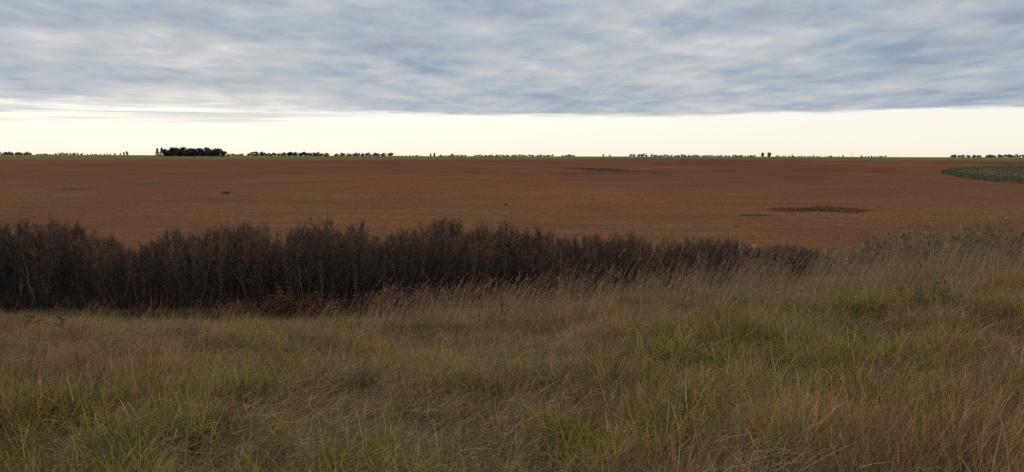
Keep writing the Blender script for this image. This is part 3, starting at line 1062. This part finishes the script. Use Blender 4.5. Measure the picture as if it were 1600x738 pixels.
def hollow():
    """the oval wet hollow cut by the right edge of the photograph: reeds inside, dark sedge round the rim"""
    random.seed(77)
    ys = np.geomspace(120, 900, 400)
    xs_ = (1560 - 800.0) / FPX * ys
    d = np.arctan2(EYE - H(xs_, ys), ys)
    rows = 369 - FPX * np.tan(PITCH - d)
    o = np.argsort(rows)
    def spread(name, n, pick_uv, hgt, cols, label):
        b = MB()
        for _ in range(n):
            u, v = pick_uv()
            px = 1480 + 300 * u
            half = 12.0 * math.sin(math.pi * min(max(u, .002), .998)) ** .55
            py = 270.0 + 3.0 * min(u * 3, 1) + half * v
            Y = float(np.interp(py, rows[o], ys[o]))
            x, y, z = at_col(px + random.gauss(0, 5.0), Y)
            hh = hgt * random.uniform(.45, 1.1)
            b.leaf(np.array((x, y, z - .05)), unit((random.gauss(0, .35), random.gauss(0, .35), 1)), hh, hh * random.uniform(.5, 1.0), pick(cols))
        tag(b.build(name, M['far_leaf']), label, 'weeds', kind='stuff')
    spread('reed_bed', 14000, lambda: (random.random(), random.uniform(-.97, .97)), 1.0, [(3, (.165, .135, .085)), (2, (.13, .115, .068)), (1, (.20, .16, .105)), (1, (.10, .09, .055))],
           'grey brown reeds filling the oval hollow in the field at right edge')
    spread('sedge_rim', 3600, lambda: (random.random() ** 1.6 * .8, random.gauss(.9, .14)), 1.3, [(3, (.095, .090, .050)), (2, (.12, .105, .058))],
           'dark green sedge along the near rim of the oval hollow')
    spread('sedge_rim', 1500, lambda: (random.random() ** 1.8 * .6, random.gauss(-.9, .16)), 1.2, [(3, (.10, .095, .045)), (2, (.13, .11, .05))],
           'olive sedge along the back rim of the oval hollow')


patches()


# ------------------------------------------------------------------ trees on the skyline
def far_tree(kind, seed):
    """10 m tall: trunk with limbs, and a crown of many small leaf clumps"""
    random.seed(seed)
    tr, cr = MB(), MB()
    tr.tube([(0, 0, -.3), (.05, 0, 3), (-.05, .05, 6), (0, 0, 8.6)], [.22, .17, .11, .04], 5)
    if kind == 'conifer':
        for i in range(700):
            t = random.random() ** .8
            zz = 0.3 + 9.7 * t
            R = 3.4 * (1 - t) * (0.75 + .25 * math.sin(zz * 4.2)) + .12
            a = random.uniform(0, 6.283); q = R * math.sqrt(random.random())
            p = np.array((math.cos(a) * q, math.sin(a) * q, zz))
            cr.leaf(p, unit((math.cos(a), math.sin(a), random.uniform(-.5, .2))), random.uniform(.7, 1.2), .7, pick([(3, (.09, .115, .098)), (2, (.11, .12, .10))]))  # needle colour lightened and blue-greyed to stand in for distance haze
    else:
        lobes = []
        n = {'round': 10, 'wide': 13, 'bush': 8}[kind]
        for k in range(n):
            a = random.uniform(0, 6.283)
            q = random.uniform(.3, 2.3) * (1.5 if kind != 'round' else 1)
            zz = random.uniform(.9, 8.2)
            lobes.append((np.array((math.cos(a) * q, math.sin(a) * q, zz)), random.uniform(1.1, 1.9)))
            tr.tube([(0, 0, zz * .5), tuple(lobes[-1][0] * .6 + np.array((0, 0, zz * .3))), tuple(lobes[-1][0])], [.08, .06, .03], 3)
        for c, R in lobes:
            for i in range(56):
                d = unit([random.gauss(0, 1) for _ in range(3)])
                p = c + d * R * random.random() ** .45
                cr.leaf(p, unit([random.gauss(0, 1) for _ in range(3)]), random.uniform(.8, 1.5), random.uniform(.7, 1.2), pick([(3, (.105, .120, .104)), (2, (.115, .120, .100)), (1, (.12, .12, .095))]))  # distance haze put into the leaf colour: raised and greyed
    return tr.mesh('trunk', M['far_trunk']), cr.mesh('crown', M['far_leaf'])


FT = {'conifer': [far_tree('conifer', 201), far_tree('conifer', 202)], 'round': [far_tree('round', 203 + k) for k in range(3)],
      'wide': [far_tree('wide', 210 + k) for k in range(3)], 'bush': [far_tree('bush', 220 + k) for k in range(3)]}


def tree(kind, px, Y, hpx, name, label, cat, group=None, wide=1.0, r=random.Random(3)):
    x, y, z = at_col(px, Y)
    hgt = hpx / FPX * Y
    s = hgt / 10.0
    e = empty(name, (x, y, z - .1), r.uniform(0, 6.28), (s * wide, s * wide, s))
    tm, cm = FT[kind][r.randrange(len(FT[kind]))]
    link(bpy.data.objects.new('trunk', tm), e)
    link(bpy.data.objects.new('crown', cm), e)
    return tag(e, label, cat, group)


def skyline():
    r = random.Random(31)
    tree('conifer', 248, 1010, 12.5, 'pine_tree', 'lone slim conifer at the left end of the dense skyline grove', 'tree')
    tree('conifer', 255, 1010, 13.5, 'pine_tree', 'second slim conifer from the left end of the dense skyline grove', 'tree')
    px = 260
    while px < 354:
        tree('round', px, 1015 + r.uniform(-4, 14), 13.2 + r.uniform(-1.2, 1.2) - (1.5 if px > 347 else 0), 'tree', 'dark round crowned tree packed in the dense grove on the left skyline', 'tree', 'trees in the dense skyline grove', 1.35)
        px += 4.0
    def line(a, b, h0, h1, step, Y, label, group, kind='wide', name='tree', cat='tree', wide=1.5):
        if kind == 'bush':
            step, wide = step * .55, wide * 1.25
        p = a
        while p <= b:
            tree(kind, p + r.uniform(-1, 1), Y + r.uniform(-20, 40), r.uniform(h0, h1), name, label, cat, group, wide)
            p += step * r.uniform(.8, 1.2)
    line(0, 52, 4.5, 6.5, 5.5, 1500, 'small hazy tree in the low row at the far left end of the skyline', 'trees at the far left of the skyline')
    line(-40, -5, 4, 6.5, 6, 1500, 'small tree in the row running out of frame at left', 'trees out of frame at left')
    line(60, 84, 2.5, 3.5, 6, 1600, 'very low bush between the two far left tree rows', 'low bushes at far left', 'bush', 'bush', 'bush', 2.0)
    line(90, 132, 3.8, 5.2, 5.5, 1550, 'small tree in the second low row left of the grove', 'trees in the second row at left')
    line(140, 184, 2.4, 3.6, 9, 1600, 'tiny bush on the bare skyline between the second row and the grove', 'tiny bushes left of the grove', 'bush', 'bush', 'bush', 1.4)
    for p, hh, lb in [(190, 4.5, 'small skyline tree, leftmost of the three just left of the grove'), (196, 5.2, 'small skyline tree, middle of the three just left of the grove'), (201, 7.5, 'taller skyline tree, rightmost of the three just left of the grove')]:
        tree('round', p, 1450, hh, 'tree', lb, 'tree')
    line(358, 384, 2.5, 3.5, 6, 1600, 'low bush on the skyline between the grove and the long tree row', 'low bushes right of the grove', 'bush', 'bush', 'bush', 2.0)
    line(390, 516, 4.8, 7.4, 4.6, 1400, 'dark tree in the long skyline row right of the grove', 'trees in the long row right of the grove')
    line(526, 613, 4.0, 6.4, 4.6, 1420, 'dark tree in the shorter skyline row after the small gap', 'trees in the shorter row after the gap')
    for p, hh, lb in [(673.5, 6, 'small skyline tree, left one of a touching pair left of centre'), (679, 6.6, 'small skyline tree, right one of a touching pair left of centre'), (707, 6.0, 'lone small skyline tree right of the touching pair')]:
        tree('round', p, 1250, hh, 'tree', lb, 'tree', wide=.9)
    line(618, 664, 1.8, 2.6, 9, 1700, 'barely visible bush on the skyline left of the touching pair', 'faint bushes left of the touching pair', 'bush', 'bush', 'bush', 1.8)
    line(688, 728, 2.4, 3.2, 6, 1700, 'low bush on the skyline around the lone small tree', 'low bushes by the lone small tree', 'bush', 'bush', 'bush', 1.8)
    line(742, 864, 2.6, 3.6, 7, 1800, 'low bush in the even hedge line at the middle of the skyline', 'hedge bushes mid skyline', 'bush', 'bush', 'bush', 2.0)
    line(880, 896, 2.6, 4, 6, 1700, 'small bush right of the even hedge line', 'small bushes right of the hedge', 'bush', 'bush', 'bush', 2.0)
    for p, hh, lb in [(942, 4.2, 'small bush on the skyline, left of two above the slanting weed strip'), (952, 3.4, 'small bush on the skyline, right of two above the slanting weed strip')]:
        tree('bush', p, 1500, hh, 'bush', lb, 'bush', wide=1.4)
    line(984, 1012, 4.0, 5.6, 6, 1500, 'small tree in the short row above the right end of the slanting strip', 'trees in the short row right of centre')
    line(1018, 1178, 2.4, 4.0, 9, 1700, 'low bush strung along the skyline left of the dark twin trees', 'low bushes left of the twin trees', 'bush', 'bush', 'bush', 2.0)
    tree('round', 1190.5, 1250, 8.6, 'tree', 'dark rounded skyline tree, left of the twin pair', 'tree', wide=1.25)
    tree('round', 1200.5, 1250, 8.4, 'tree', 'dark rounded skyline tree, right of the twin pair', 'tree', wide=1.2)
    tree('round', 1236, 1400, 5, 'tree', 'lone small tree on the skyline right of the twin pair', 'tree', wide=.6)
    line(1212, 1280, 2.2, 3.0, 9, 1700, 'low bush on the skyline just right of the twin pair', 'low bushes right of the twin pair', 'bush', 'bush', 'bush', 1.7)
    line(1288, 1316, 2.0, 3.4, 9, 1700, 'tiny bush left of the thin pole on the skyline', 'tiny bushes left of the pole', 'bush', 'bush', 'bush', 1.3)
    line(1345, 1385, 2.2, 3.0, 8, 1700, 'tiny bush right of the thin pole on the skyline', 'tiny bushes right of the pole', 'bush', 'bush', 'bush', 1.7)
    line(1484, 1530, 3.8, 5.6, 4.4, 1450, 'pale hazy tree in the left row above the oval hollow', 'trees in the left row above the hollow')
    line(1538, 1640, 3.8, 5.4, 4.4, 1450, 'hazy tree in the row at the right end of the skyline', 'trees at the right end of the skyline')
    # thin pole
    x, y, z = at_col(1329, 1300)
    e = empty('utility_pole', (x, y, z))
    p = MB(); p.tube([(0, 0, -.5), (0, 0, 4.0), (0, 0, 8.0)], [.2, .17, .14], 6, (.10, .09, .08)); p.build('pole', M['dead'], e)
    c = MB(); c.tube([(-1.0, -.16, 7.4), (1.0, -.16, 7.4)], [.07, .07], 4, (.10, .09, .08)); c.build('crossarm', M['dead'], e)
    tag(e, 'thin utility pole alone on the skyline at right', 'pole')


skyline()
